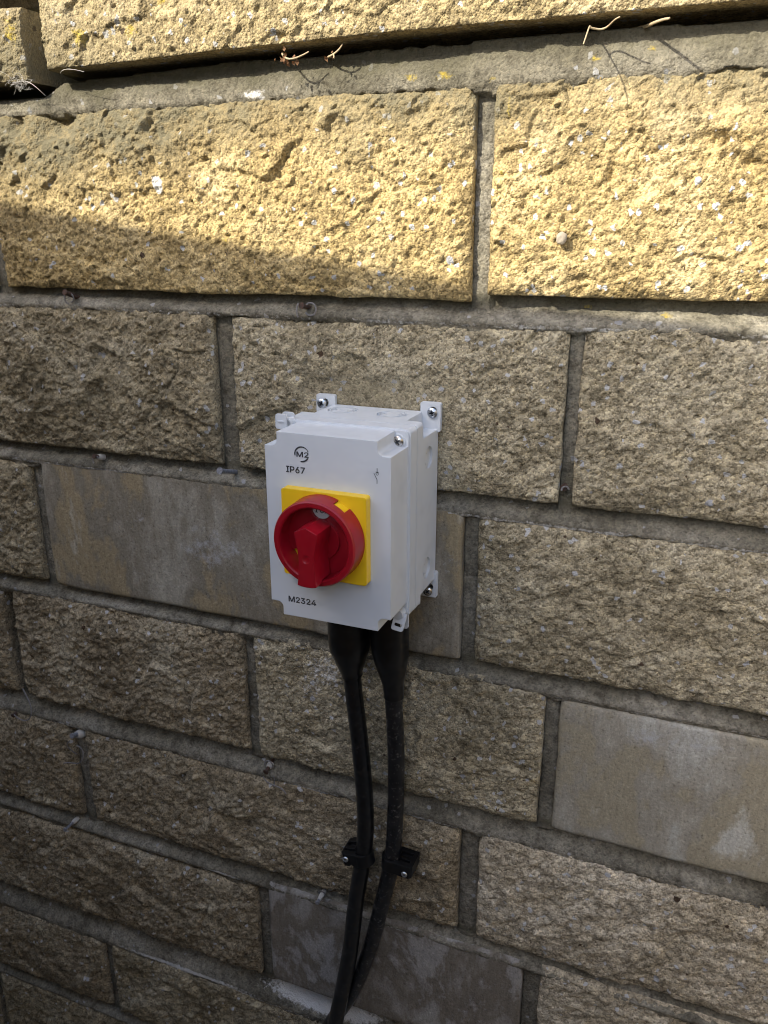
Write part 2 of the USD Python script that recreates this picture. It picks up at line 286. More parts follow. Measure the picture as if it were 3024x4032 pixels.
wall = thing('stone_wall', 'garden wall of rough ochre and grey blocks in wide grey mortar, carrying the rotary switch', 'wall', (0, 0, -1.05))
CAMX = .05
def put(x0, x1, z0, z1, mat, kind='rough', seed=0, label=None, name='stone', **kw):
    near = x1 > -.62 and x0 < .50 and z1 > -.84 and z0 < .50
    h = (.00115 if z0 > .05 else .0014 if z0 > -.30 else .0018) if near else .010
    if not near: kw['rough'] = .8
    (m, k) = stone_mesh(x0, x1, z0, z1, kind, seed, h, **kw)
    return obj(name, m, mat, wall, smooth=True, mask=k, label=label)

# course 1 (upper, half in sunlight)
put(-.3300, .1235, .2345, .3800, OCHRE, rough=1.05, seed=101, label='long rough ochre block crossed by the shadow edge')
put(.1375, .585, .2395, .3830, OCHRE_B, rough=1.05, seed=102, label='rough ochre block in full sun, upper right')
put(-.77, -.3445, .2345, .3800, OCHRE, rough=1.05, seed=103)
put(.60, 1.05, .2345, .3800, OCHRE, rough=1.05, seed=104)
# course 2
put(-.40, -.1065, .0830, .2190, BROWN, seed=201, rough=1.25)
put(-.0855, .1995, .0830, .2160, TAN, seed=202)
put(.2105, .50, .0830, .2210, TAN, seed=203, rough=1.1)
put(-.72, -.415, .0830, .2190, BROWN, seed=204); put(.515, .81, .0830, .2190, TAN, seed=205); put(.825, 1.12, .0830, .2190, TAN, seed=206)
# course 3
put(-.47, -.3350, -.0680, .0630, BROWN, seed=301, rough=1.2)
put(-.3180, .1240, -.0690, .0680, SAWN_GREY, 'sawn', 302, label='smooth stained grey block behind the switch')
put(.1380, .585, -.0670, .0655, TAN, seed=303)
put(-.92, -.485, -.0680, .0660, BROWN, seed=304); put(.60, 1.05, -.0680, .0660, TAN, seed=305)
# course 4
put(-.385, -.0945, -.2170, -.0830, RUST, seed=401, rough=1.15)
put(-.0810, .2005, -.2190, -.0800, TAN, seed=402)
put(.2145, .51, -.2190, -.0880, SAWN_PALE, 'sawn', 403, label='smooth pale grey block, right of the cables')
put(-.70, -.40, -.2180, -.0840, RUST, seed=404); put(.525, .82, -.2180, -.0840, TAN, seed=405); put(.835, 1.13, -.2180, -.0840, TAN, seed=406)
# course 5
put(-.62, -.3280, -.3680, -.2420, RUST, seed=501, rough=1.15)
put(-.3075, .1300, -.3650, -.2430, RUST, seed=502)
put(.1500, .60, -.3670, -.2400, BEIGE, seed=503)
put(.615, 1.06, -.3670, -.2400, BEIGE, seed=504); put(-1.0, -.64, -.3670, -.2400, RUST, seed=505)
# course 6
put(-.53, -.0965, -.5160, -.3930, RUST, seed=601, rough=1.2)
put(-.0795, .1980, -.5130, -.3790, SAWN_DARK, 'sawn', 602, label='smooth block stained dark grey behind the crossing cables')
put(.2155, .51, -.5160, -.3780, BEIGE, seed=603)
put(-.98, -.545, -.5160, -.3930, RUST, seed=604); put(.525, .82, -.5160, -.3930, BEIGE, seed=605); put(.835, 1.13, -.5160, -.3930, BEIGE, seed=606)
# course 7 and below
put(-.62, -.3235, -.6620, -.5520, RUST, seed=701); put(-.3105, .1300, -.6640, -.5490, BROWN, seed=702)
put(.1450, .585, -.6640, -.5450, BEIGE, seed=703); put(.60, 1.05, -.6640, -.5450, BEIGE, seed=704); put(-1.0, -.64, -.6640, -.5450, RUST, seed=705)
for ci, (zb, zt) in enumerate(((-.8150, -.6790), (-.9650, -.8290), (-1.06, -.9790))):
    x = -1.0 + (.18 if ci % 2 == 0 else 0)
    k = 0
    while x < 1.05:
        w = (.29, .44, .29, .37)[(k + ci) % 4]
        put(x, x + w, zb, zt, (RUST, BROWN, TAN)[(k + ci) % 3], seed=800 + 40 * ci + k); x += w + .014; k += 1
# coping course: stands proud of the wall, its underside shows above a dark gap
CY = -.016
put(-.238, .62, .4095, .4740, COPE, seed=901, name='coping_stone', y_front=CY, wobble=.3, tilt=.0050, bulge=.002, depth=.12, edge=.0008, rough=.85, label='long weathered coping block over the dark gap')
put(-.70, -.2600, .4025, .4570, COPE, seed=902, name='coping_stone', y_front=CY, wobble=.5, bulge=.002, depth=.12, edge=.0012, rough=.85, label='shorter lichen-spotted coping block at the left')
put(.635, 1.10, .4140, .4720, COPE, seed=903, name='coping_stone', y_front=CY, bulge=.002, depth=.12, rough=.85)
for k, (a, b) in enumerate(((-.75, -.30), (-.285, .16), (.175, .62), (.635, 1.1))):
    put(a, b, .4850, .6150, OCHRE, seed=950 + k, y_front=.004)

# mortar: one body; bed joints are weather-struck (deep under the stone above, flush with a ragged lip on the stone below)
BEDS = [(.2190, .2350), (.0665, .0830), (-.0835, -.0685), (-.2415, -.2185), (-.3850, -.3670), (-.5500, -.5160), (-.6780, -.6640), (-.8290, -.8150), (-.9790, -.9650)]
PERPS = [(.1235, .1375, .2345, .381), (-.3445, -.3300, .2345, .381), (-.1065, -.0855, .083, .22), (.1995, .2105, .083, .22), (-.335, -.318, -.068, .066), (.124, .138, -.068, .066),
         (-.0945, -.081, -.218, -.083), (.2005, .2145, -.218, -.085), (-.328, -.3075, -.367, -.241), (.13, .15, -.366, -.24), (-.0965, -.0795, -.516, -.38), (.198, .2155, -.516, -.375),
         (-.3235, -.3105, -.663, -.55), (.13, .145, -.663, -.548)]
def mortar_field(x, z):
    y = np.full_like(x, .030)
    rag = nz(x, z, 38, 61, 4) * .018 + nz(x, z, 240, 62, 2) * .006
    for a, b, c, d in PERPS:
        inside = ss(-.0035, -.0005, x - a) * ss(-.0035, -.0005, b - x) * ss(-.012, -.008, z - c) * ss(-.012, -.008, d - z)
        prof = .0062 + .0016 * ((x - (a + b) / 2) / .007) ** 2
        y = np.where(inside > 0, np.minimum(y, prof * inside + .030 * (1 - inside)), y)
    for k, (b, t) in enumerate(BEDS):
        lip = b - .0075 + rag * 1.2 + .003 * nz(x, z * 0, 9, 70 + k, 2)
        if k == 2: lip = lip - (.012 + .8 * rag) * ss(.215, .26, x)
        if k == 4: lip = lip - .008 * ss(-.09, -.06, x) * ss(.20, .0, x)
        s = np.clip((t - z) / (t - b), -.4, 1.6)
        prof = .0125 - .0140 * ss(.18, .95, s) + .0030 * ss(1.0, 1.35, s)
        inside = ss(-.0006, .0010, z - lip) * ss(-.006, -.003, t + .003 - z)
        y = np.where(inside > 0, np.minimum(y, prof * inside + .030 * (1 - inside)), y)
    # bedding under the coping: a broad fillet with a broken upper edge
    top = .4050 + .0045 * ss(-.22, -.06, x) + nz(x, z * 0, 25, 81, 4) * .0035 + nz(x, z * 0, 200, 82, 3) * .0012 - .011 * ss(-.235, -.26, x) + .0012 * ss(.116, .120, x) - .0015 * ss(.2, .3, x)
    low = .3760 + rag * .9 - .007 * blob(x, z * 0, .165, 0, .035, 1)
    prof = -.0002 - .0022 * ss(.1165, .1195, x) + .0045 * ss(.388, .408, z) + .0035 * ss(.3825, .375, z) + .004 * ss(.394, .387, z) * ss(.06, .02, np.abs(x - .165)) * 0
    inside = ss(-.0006, .0010, z - low) * ss(0, .0016, top - z)
    y = np.where(inside > 0, np.minimum(y, prof * inside + .055 * (1 - inside)), np.where(z > .395, .055, y))
    # left-hand coping joint: a broken wad of mortar
    j = ss(-.2475, -.2445, x + nz(x, z, 60, 90) * .004) * ss(-.234, -.237, x) * ss(.405, .411, z) * ss(.462, .455, z + nz(x, z, 60, 91) * .006)
    y = np.where(j > 0, np.minimum(y, .008 * j + .055 * (1 - j)), y)
    front = y < .029
    y = y - np.where(front, nz(x, z, 40, 64, 4) * .0018 + nz(x, z, 150, 66, 2) * .0014 + nz(x, z, 480, 65, 3) * .0019, 0)
    foot = (x > -.012) & (x < .112) & (z > -.03) & (z < .17)
    return np.where(foot, np.maximum(y, -.0005), y)
def mortar_patch(x0, x1, z0, z1, h):
    xs, zs = np.meshgrid(np.arange(x0, x1 + h * .5, h), np.arange(z0, z1 + h * .5, h))
    y = mortar_field(xs, zs); f = grid_faces(*xs.shape)
    pale = np.zeros_like(xs)
    for b, t in BEDS: pale = np.maximum(pale, .57 * np.exp(-((z_ := zs) - (b - .002)) ** 2 / .0035 ** 2) * (.75 + 1.1 * nz(xs, zs, 18, 77, 3)))
    # creamy patch of fresh mortar at the foot of the cables, and along the two lowest beds
    pale = np.maximum(pale, .55 * blob(xs, zs, .33, -.094, .12, .010)); pale = np.maximum(pale, .95 * blob(xs, zs, -.02, -.532, .085, .012)); pale = np.maximum(pale, .75 * blob(xs, zs, -.20, -.5485, .13, .004))
    pale = np.maximum(pale, .8 * blob(xs, zs, -.135, -.3865, .035, .003)); pale = np.maximum(pale, .6 * blob(xs, zs, -.055, .384, .02, .005))
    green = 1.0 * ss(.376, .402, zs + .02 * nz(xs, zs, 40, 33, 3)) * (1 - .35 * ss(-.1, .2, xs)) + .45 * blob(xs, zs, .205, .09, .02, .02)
    for b, t in BEDS: green = np.maximum(green, .7 * np.exp(-((zs - t) / .005) ** 2))
    lich = masks(xs, zs, 'rough')[:, 2]
    mk = np.stack([pale.ravel(), np.clip(green.ravel(), 0, 1), lich], -1)
    yy = y.ravel(); keep = (yy[f] < .0295).any(1) | ((zs.ravel()[f] > .375).any(1))
    v = np.stack([xs.ravel(), yy, zs.ravel()], -1)
    return v, f[keep], mk
va, fa, ma = mortar_patch(-.60, .48, -.70, .475, .0015)
parts = [(va, fa, ma)]
for r in ((-1.02, -.60, -1.06, .475), (.48, 1.12, -1.06, .475), (-.60, .48, -1.06, -.70)): parts.append(mortar_patch(*r, .006))
off = 0; V, F, K = [], [], []
for v, f, k in parts: V.append(v); F.append(f + off); K.append(k); off += len(v)
V, F, K = np.vstack(V), np.vstack(F), np.vstack(K)
u_, inv = np.unique(F.ravel(), return_inverse=True)
obj('mortar', (V[u_], inv.reshape(-1, 3)), MORTAR, wall, smooth=True, mask=K[u_])
def bx(x0, x1, y0, y1, z0, z1):
    b = trimesh.creation.box((x1 - x0, y1 - y0, z1 - z0)); b.apply_translation(((x0 + x1) / 2, (y0 + y1) / 2, (z0 + z1) / 2)); return b
core = obj('core', bx(-1.0, 1.1, .06, .20, -1.06, .62), MORTAR, wall)
peb = trimesh.creation.icosphere(3, .0038); pv = peb.vertices; pv *= [1.0, .7, 1.15]; pv += (meshkit.fbm(pv * 400, 2, 5)[:, None] - .5) * .0012
peb.apply_translation((.1909, -.0075, .2796)); 
obj('pebble', peb, look('pebble_stone', {'p': ('principled_bsdf', {'base_color': (.30, .26, .20), 'roughness': .85})}, []), wall, smooth=True)

# ------------------------------------------------------------------ ground and the boundary that shades the passage
def ground_mesh():
    g = []
    xs = np.concatenate([[-60, -12, -4], np.linspace(-2.2, 2.6, 60), [5, 14, 60]]); ys = np.concatenate([[-60, -14, -5], np.linspace(-2.4, .3, 40), [2, 12, 60]])
    x, y = np.meshgrid(xs, ys); z = -1.05 + nz(x, y, 2.5, 7, 3) * .012
    return np.stack([x, y, z], -1).reshape(-1, 3), grid_faces(*x.shape)
SOIL = look('ground_gravel', {'g': ('geometry', {}), 'n': ('noise_texture', {'scale': 9.0, 'detail': 8.0}), 'r': ('rgb_ramp', {'ramp': [(.3, (.16, .145, .115)), (.6, (.27, .25, .205)), (.8, (.34, .32, .27))]}),
    'p': ('principled_bsdf', {'roughness': .95})}, [('g.position', 'n.vector'), ('n.fac', 'r.fac'), ('r.color', 'p.base_color')])
keys(obj('ground', ground_mesh(), SOIL), kind='structure')
TIMBER = look('fence_timber', {'g': ('geometry', {}), 'm': ('mapping', {'scale': (1, 1, .06)}), 'n': ('noise_texture', {'scale': 60.0, 'detail': 6.0}),
    'r': ('rgb_ramp', {'ramp': [(.3, (.09, .06, .04)), (.7, (.22, .165, .115))]}), 'p': ('principled_bsdf', {'roughness': .85})},
    [('g.position', 'm.vector'), ('m.vector', 'n.vector'), ('n.fac', 'r.fac'), ('r.color', 'p.base_color')])
fence = thing('timber_fence', 'close-boarded timber fence across the passage whose top edge throws the shadow line on the wall', 'fence', (-1.6, -.85, -1.05))
# top edge (horizontal) that throws the shadow line: through P0 along direction E
HT = .80 * .90 + .265; T1, T2 = (HT - .309) / .90, (HT - .216) / .90
A1, A2 = np.array([-.324 - .72 * T1, -T1, HT]), np.array([.33 - .72 * T2, -T2, HT]); E = (A2 - A1) / np.linalg.norm(A2 - A1)
NRM = np.array([-E[1], E[0], 0]); P0 = A1 + E * .30 - NRM * .010
rngf = random.Random(4)
s = -1.45
while s < 2.6:
    w = .105; top = (P0[2] if s < .46 else .30) + rngf.uniform(-.005, .005)
    b = trimesh.creation.box((w, .016, top + 1.05)); b.apply_translation((0, 0, (top - 1.05) / 2))
    T = np.eye(4); T[:3, 0] = E; T[:3, 1] = NRM; T[:3, 3] = P0 + E * (s + w / 2) - np.array([0, 0, P0[2]]) + NRM * (.004 * ((int(s * 100)) % 2))
    b.apply_transform(T); obj('board', b, TIMBER, fence); s += w + .001
for zz in (-.8, -.2, .18):
    b = trimesh.creation.box((4.2, .04, .07)); T = np.eye(4); T[:3, 0] = E; T[:3, 1] = NRM; T[:3, 3] = P0 + E * .65 - NRM * .035 + np.array([0, 0, zz - P0[2]]); b.apply_transform(T)
    obj('rail', b, TIMBER, fence)
RENDER = look('dark_render', {'g': ('geometry', {}), 'n': ('noise_texture', {'scale': 14.0, 'detail': 8.0}), 'r': ('rgb_ramp', {'ramp': [(.3, (.07, .06, .05)), (.7, (.16, .14, .12))]}),
    'p': ('principled_bsdf', {'roughness': .95})}, [('g.position', 'n.vector'), ('n.fac', 'r.fac'), ('r.color', 'p.base_color')])
ew = obj('end_wall', bx(-1.62, -1.40, -.80, .3, -1.06, .75), RENDER)
keys(ew, label='dark rendered wall closing the passage at its left end', category='wall')

BRICK = look('house_brick', {'g': ('geometry', {}), 'm': ('mapping', {'rotation': (1.5708, 0, 1.5708)}), 'br': ('brick_texture', {'color1': (.28, .23, .155), 'color2': (.23, .185, .125), 'mortar': (.24, .22, .18), 'scale': 1.0,
    'brick_width': .225, 'row_height': .075, 'mortar_size': .010}), 'p': ('principled_bsdf', {'roughness': .9})}, [('g.position', 'm.vector'), ('m.vector', 'br.vector'), ('br.color', 'p.base_color')])
hw = obj('house_wall', bx(1.75, 2.0, -4.5, .2, -1.06, 1.7), BRICK)
keys(hw, label='warm buff brick house wall standing across the right end of the passage', category='wall')

# ------------------------------------------------------------------ isolator switch
def rect(x0, x1, z0, z1, r=0.0, n=8):
    if r <= 0: return m3.CrossSection([[(x0, z0), (x1, z0), (x1, z1), (x0, z1)]])
    p = []
    for cx, cz, a0 in ((x1 - r, z0 + r, -90), (x1 - r, z1 - r, 0), (x0 + r, z1 - r, 90), (x0 + r, z0 + r, 180)):
        for k in range(n + 1):
            a = math.radians(a0 + 90 * k / n); p.append((cx + r * math.cos(a), cz + r * math.sin(a)))
    return m3.CrossSection([p])
def disc(cx, cz, r, n=64): return m3.CrossSection([[(cx + r * math.cos(2 * math.pi * k / n), cz + r * math.sin(2 * math.pi * k / n)) for k in range(n)]])
def ex(cs, y0, y1):
    """cross-section in x, z made solid between y0 (towards the viewer) and y1"""
    return cs.extrude(y1 - y0).transform([[1, 0, 0, 0], [0, 0, -1, y1], [0, 1, 0, 0]])
def front(mesh, x, y, z, rot=0):
    """flat lettering (xy plane, +z up) stood on a face that looks along -y"""
    T = np.array([[1, 0, 0, x], [0, 0, -1, y], [0, 1, 0, z], [0, 0, 0, 1.0]]); m = mesh.copy(); m.apply_transform(T); return m
def tm(man):
    a = man.to_mesh(); return trimesh.Trimesh(a.vert_properties[:, :3], a.tri_verts, process=False)

W, H, YL = .100, .1463, -.1005
iso = thing('isolator_switch', 'pale grey isolator box with red rotary knob on a yellow plate, on the wall', 'switch', (.05, 0, 0))
# base: body with four corner recesses, collar, fixing lugs, knock-outs
body = ex(rect(-.002, W + .002, -.003, H + .002, .002), -.0395, -.0022)
for x0, x1, z0, z1 in ((.0890, .12, .1352, .17), (-.02, .0110, .1352, .17), (.0890, .12, -.02, .0063), (-.02, .0110, -.02, .0063)):
    body -= ex(rect(x0, x1, z0, z1), -.0394, .01)
collar = ex(rect(-.002, W + .002, -.003, H + .002, .0035), -.0515, -.0393)
base = body + collar
for cx, cz, w_ in ((.0962, .1447, 0), (.0045, .1447, 0), (.0960, .0010, 0), (.0045, .0010, 0)):
    lug = ex(rect(cx - .0085, cx + .0085, cz - .0118, cz + .0118, .0018), -.0052, -.0012)
    sx, sz = (.098 if cx > .05 else .0035), (.1488 if cz > .05 else -.0025)
    lug -= ex(disc(sx, sz, .0030, 24) + disc(sx + (.0004 if cx > .05 else .0006), sz + .0012, .0030, 24), -.02, .01)
    base += lug
def knock_groove(cx, cy, r, face):
    """ring groove + little triangles of a pressed knock-out; in local u, v on the face"""
    ring = disc(0, 0, r, 48) - disc(0, 0, r - .0016, 48)
    inner = disc(0, 0, r - .0028, 48) - disc(0, 0, r - .0037, 48)
    tri = m3.CrossSection([[(-r * .62, -r * .28), (-r * .30, -r * .05), (-r * .62, r * .2)]]) + m3.CrossSection([[(r * .62, r * .28), (r * .30, r * .05), (r * .62, -r * .2)]])
    txt = m3.CrossSection([[(-r * .22, -r * .12), (r * .22, -r * .12), (r * .22, -r * .02), (-r * .22, -r * .02)]])
    m = ring.extrude(.003).translate([0, 0, -.0015]) + inner.extrude(.003).translate([0, 0, -.0010]) + (tri + txt).extrude(.003).translate([0, 0, -.0012])
    if face == 'top': return m.transform([[1, 0, 0, cx], [0, 1, 0, cy], [0, 0, 1, H + .002]])
    return m.transform([[0, 0, 1, W + .002], [0, 1, 0, cx], [-1, 0, 0, cy]])     # right-hand side: u -> -z, v -> y
for c in ((.0698, -.0210), (.0270, -.0205)): base -= knock_groove(*c, .0122, 'top')
for c in ((-.0245, .1172), (-.0250, .0243)):
    base -= m3.Manifold.cylinder(.003, .0088, .0088, 48).transform([[0, 0, 1, W + .0000], [0, 1, 0, c[0]], [-1, 0, 0, c[1]]])
    for sgn in (-1, 1):
        q = m3.CrossSection([[(-.0022, -.0030), (.0022, -.0022), (.0020, .0016), (-.0008, .0030)]]).extrude(.0016)
        base += q.transform([[0, 0, 1, W - .0003], [0, 1, 0, c[0] - .002], [-1, 0, 0, c[1] + sgn * .0058]])
enc = obj('enclosure_base', tm(base), WHITE, iso, smooth=25)
# cover: flange and raised lid with four scooped corners
flange = ex(rect(-.0018, W + .0018, -.0028, H + .0018, .0040), -.0655, -.0518)
lip = ex(rect(-.0006, W + .0006, -.0016, H + .0006, .0036), -.0668, -.0654)
lid = ex(rect(0, W, 0, H, .0006), YL, -.0660)
nw, nh = .0102, .0108
for cx, cz in ((0, 0), (W, 0), (0, H), (W, H)):
    lid -= ex(rect(cx - nw, cx + nw, cz - nh, cz + nh, .0048, 10), YL - .01, -.0662)
cover = flange + lip + lid
for cx, cz in ((.0926, .1388), (.0074, .0072)):
    cover += ex(disc(cx, cz, .0056, 32), -.0675, -.066)
cov = obj('cover', tm(cover), WHITE, iso, smooth=25)
obj('gasket', tm(ex(rect(-.0014, W + .0014, -.0024, H + .0014, .004), -.0521, -.0513)), plastic('gasket_grey', (.42, .42, .42), .5), iso)
# cover clips (folded straps) at top left and bottom right
def slab(cx, cy, cz, w, h, t, r, tilt=0.0, hole=None, yawd=0.0, roll=0.0):
    cs = rect(-w / 2, w / 2, -h / 2, h / 2, r)
    if hole: cs -= rect(hole[0], hole[1], hole[2], hole[3], .0008)
    m = ex(cs, -t / 2, t / 2); m = m.rotate([tilt, roll, yawd]); return m.translate([cx, cy, cz])
c1 = slab(-.0012, -.0715, .1468, .0098, .0118, .0014, .002) + slab(.0000, -.0622, .1466, .0105, .0118, .0016, .0026) + ex(disc(.0035, .1452, .0042, 32) - disc(.0032, .1452, .0031, 32) - rect(-.01, .0028, .12, .17), -.0712, -.0622)
c1 += ex(rect(-.0042, .0008, .1462, .1477, .0006), -.0728, -.0712)
obj('cover_clip', tm(c1), WHITE, iso, smooth=25)
c2 = slab(.0966, -.0735, -.0030, .0098, .0150, .0013, .0020, tilt=-18, hole=(-.0030, .0030, -.0042, -.0016), yawd=4, roll=11)
c2 += slab(.0976, -.0640, -.0060, .0070, .0140, .0015, .0024) + ex(disc(.0958, .0028, .0040, 24), -.0745, -.0662)
obj('cover_clip', tm(c2), WHITE, iso, smooth=25)
def screw(parent, x, y, z, r, mat, rot=20, proud=.0016):
    head = m3.Manifold.revolve(m3.CrossSection([[(0, 0), (r * .82, 0), (r, .0006), (r, .0011), (r * .86, .0017), (r * .5, .0023), (0, .0025)]]), 36)
    cut = m3.Manifold.cube([r * 1.16, r * .30, .004], True) + m3.Manifold.cube([r * .30, r * 1.16, .004], True) + m3.Manifold.cube([r * .5, r * .5, .004], True).rotate([0, 0, 45])
    fine = (m3.Manifold.cube([r * 1.7, r * .07, .004], True) + m3.Manifold.cube([r * .07, r * 1.7, .004], True)).rotate([0, 0, 45]).translate([0, 0, .0036])
    head = head - cut.translate([0, 0, .0029]) - fine
    T = [[1, 0, 0, x], [0, 0, -1, y], [0, 1, 0, z]]
    s = obj('screw', tm(head.rotate([0, 0, rot]).transform(T)), mat, parent, smooth=35)
    sock = (m3.Manifold.cube([r * 1.10, r * .27, .0003], True) + m3.Manifold.cube([r * .27, r * 1.10, .0003], True) + m3.Manifold.cube([r * .46, r * .46, .0003], True).rotate([0, 0, 45])).rotate([0, 0, rot]).translate([0, 0, .00098])
    obj('socket', tm(sock.transform(T)), DARKZINC, s)
    if proud > .002: obj('shank', tm(m3.Manifold.cylinder(proud, r * .45, r * .45, 16).translate([0, 0, -proud]).transform(T)), mat, s, smooth=35)
screw(iso, .0926, -.0674, .1388, .0043, NICKEL, 35)
screw(iso, .0980, -.0056, .1484, .0041, ZINC, 15)
screw(iso, .0042, -.0115, .1502, .0040, ZINC, 60, .009)
screw(iso, .0988, -.0110, -.0028, .0040, NICKEL, 42, .009)
screw(iso, .0040, -.0100, -.0028, .0040, ZINC, 10, .008)
# yellow plate, red ring, knob
PX, PZ, YP = .0500, .0722, -.1082
plate = ex(rect(.0165, .0842, .0388, .1065, .0022), YP, YL + .0004)
obj('yellow_plate', tm(plate), YELLOW, iso, smooth=25)
RR, RI, YR = .0330, .0270, -.1252
ring = m3.Manifold.revolve(m3.CrossSection([[(RI, 0), (RR, 0), (RR - .0006, .0155), (RR - .0016, .0170), (RI + .0012, .0170), (RI + .0002, .0158)]]), 96)
T = [[1, 0, 0, PX], [0, 0, -1, YP - .0001], [0, 1, 0, PZ]]
ring = ring.transform(T)
def wedge(a0, a1, r0, r1, y0, y1, n=10):
    A = np.radians(np.linspace(a0, a1, n)); p = [(PX + r1 * math.cos(a), PZ + r1 * math.sin(a)) for a in A] + [(PX + r0 * math.cos(a), PZ + r0 * math.sin(a)) for a in A[::-1]]
    return ex(m3.CrossSection([p]), y0, y1)
ring -= wedge(49, 67, .0255, .036, -.1172, -.10)
obj('red_ring', tm(ring), RED, iso, smooth=25)
obj('yellow_stop', tm(wedge(49.3, 66.7, .0272, .0318, -.1170, YP + .0004)), YELLOW, iso, smooth=25)
floor = m3.CrossSection([[(PX + .0272 * math.cos(2 * math.pi * k / 72), PZ + .0272 * math.sin(2 * math.pi * k / 72)) for k in range(72)]])
def sector(a0, a1, r0, r1, n=12):
    A = np.radians(np.linspace(a0, a1, n)); return m3.CrossSection([[(PX + r1 * math.cos(a), PZ + r1 * math.sin(a)) for a in A] + [(PX + r0 * math.cos(a), PZ + r0 * math.sin(a)) for a in A[::-1]]])
floor = floor - disc(PX, PZ + .0225, .0078, 32) - sector(206, 244, .0195, .0280)
obj('dial', tm(ex(floor, YP - .0032, YP - .0001) + ex(disc(PX, PZ, .0150), YP - .0052, YP - .003) - ex(sector(28, 62, .0196, .0203) , YP - .01, YP - .0027)), RED, iso, smooth=25)
lab = obj('dial_label', tm(ex(disc(PX, PZ + .0225, .0076, 32), YP - .0012, YP - .0001)), plastic('label_white', (.62, .62, .62), .5), iso)
tx = meshkit.text_mesh('I ON', .0036, .0002, True); tx.apply_translation((-tx.bounds.mean(0)[0], 0, 0))
obj('lettering', front(tx, PX, YP - .0012, PZ + .0193), INK, lab)
# knob: pinched grip with a roof-shaped upper end
kx = PX
def spl(p, n=10):
    p = np.array(p); t = np.linspace(0, 1, len(p)); q = np.linspace(0, 1, n); return np.stack([CubicSpline(t, p[:, k])(q) for k in (0, 1)], 1)
L = spl([(kx - .0088, .0848), (kx - .0072, .0742), (kx - .0060, .0655), (kx - .0064, .0540), (kx - .0073, .0448)], 14)
Rr = spl([(kx + .0073, .0448), (kx + .0064, .0540), (kx + .0060, .0655), (kx + .0072, .0742), (kx + .0088, .0848)], 14)
bot = [(kx - .004, .0441), (kx, .0438), (kx + .004, .0441)]
outline = np.vstack([[(kx, .0886)], L, bot, Rr]); outline = m3.CrossSection([[tuple(q) for q in outline]])
if outline.area() < 0: outline = m3.CrossSection([[tuple(q) for q in outline.to_polygons()[0][::-1]]])
knob = ex(outline, -.1365, -.1262) + (ex(outline ^ disc(PX, PZ, .0266), -.1263, YP - .0045))
knob -= m3.Manifold.sphere(.0060, 32).translate([kx, -.1365 - .0050, .0650])
obj('knob', tm(knob), RED, iso, smooth=25)
# print on the cover
def text(s, h, x0, x1, z, bold=False, y=YL):
    t = meshkit.text_mesh(s, h, .00025, bold); b = t.bounds; t.apply_translation((-b[0, 0], 0, 0)); t.apply_scale(1); t.vertices[:, 0] *= (x1 - x0) / (b[1, 0] - b[0, 0]); return front(t, x0, y + .00005, z)
obj('lettering', text('IP67', .0046, .0172, .0327, .1166, True), INK, cov, label='the characters IP67')
obj('lettering', text('M2324', .0046, .0150, .0387, .0119, True), INK, cov, label='the characters M2324')
cx, cz = .0304, .1311
cres = (disc(cx, cz, .0060, 64) - disc(cx + .0005, cz - .0006, .0056, 64)) + (disc(cx, cz, .0060, 64) - disc(cx - .0005, cz + .0006, .0056, 64))
thin = disc(cx, cz, .0059, 64) - disc(cx, cz, .00555, 64)
band = rect(cx - .0047, cx + .0075, cz - .0024, cz + .0022); gap2 = rect(cx + .002, cx + .008, cz + .0012, cz + .0052) ; gap3 = rect(cx - .008, cx - .001, cz - .0060, cz - .0012)
emblem = (cres + thin) - band - gap3
obj('emblem', tm(ex(emblem, YL - .0002, YL + .00005)), INK, cov, label='round emblem with M2')
obj('lettering', text('M2', .0038, cx - .0043, cx + .0056, cz - .0020, True), INK, cov, label='the characters M2')
sy = rect(.08935, .08965, .1240, .1269) + rect(.0883, .0907, .12385, .12415) + (disc(.0895, .1227, .00105, 24) - disc(.0895, .1227, .00078, 24)) + rect(.08925, .08955, .1154, .1188) + m3.CrossSection([[(.0894, .1189), (.0872, .1231), (.0869, .1229), (.0891, .1186)]])
obj('switch_symbol', tm(ex(sy, YL - .0002, YL + .00005)), INK, cov)

# ------------------------------------------------------------------ cables with shrink sleeves, cleats
def sweep(P, R, n=24, sub=10, cap=True):
    P = np.array(P, float); t = np.concatenate([[0], np.cumsum(np.linalg.norm(np.diff(P, axis=0), axis=1))]); R = np.broadcast_to(np.asarray(R, float), len(P))
    q = np.linspace(0, t[-1], (len(P) - 1) * sub + 1); C = CubicSpline(t, P)(q) if len(P) > 2 else P[0] + (P[-1] - P[0]) * (q / t[-1])[:, None]
    rr = np.interp(q, t, R); T = np.gradient(C, axis=0); T /= np.linalg.norm(T, axis=1, keepdims=True)
    N = np.cross(T[0], [0.31, .9, .2]); N /= np.linalg.norm(N); V = []
    for k in range(len(C)):
        N = N - T[k] * (N @ T[k]); N /= np.linalg.norm(N); B = np.cross(T[k], N); a = np.arange(n) / n * 2 * math.pi
        V.append(C[k] + rr[k] * (np.cos(a)[:, None] * N + np.sin(a)[:, None] * B))
    V = np.vstack(V); F = []
    for k in range(len(C) - 1):
        for j in range(n):
            a, b = k * n + j, k * n + (j + 1) % n; F += [(a, b, b + n), (a, b + n, a + n)]
    if cap:
        V = np.vstack([V, C[:1], C[-1:]]); c0, c1_ = len(V) - 2, len(V) - 1; e = (len(C) - 1) * n
        for j in range(n): F += [(c0, (j + 1) % n, j), (c1_, e + j, e + (j + 1) % n)]
    return V, np.array(F)
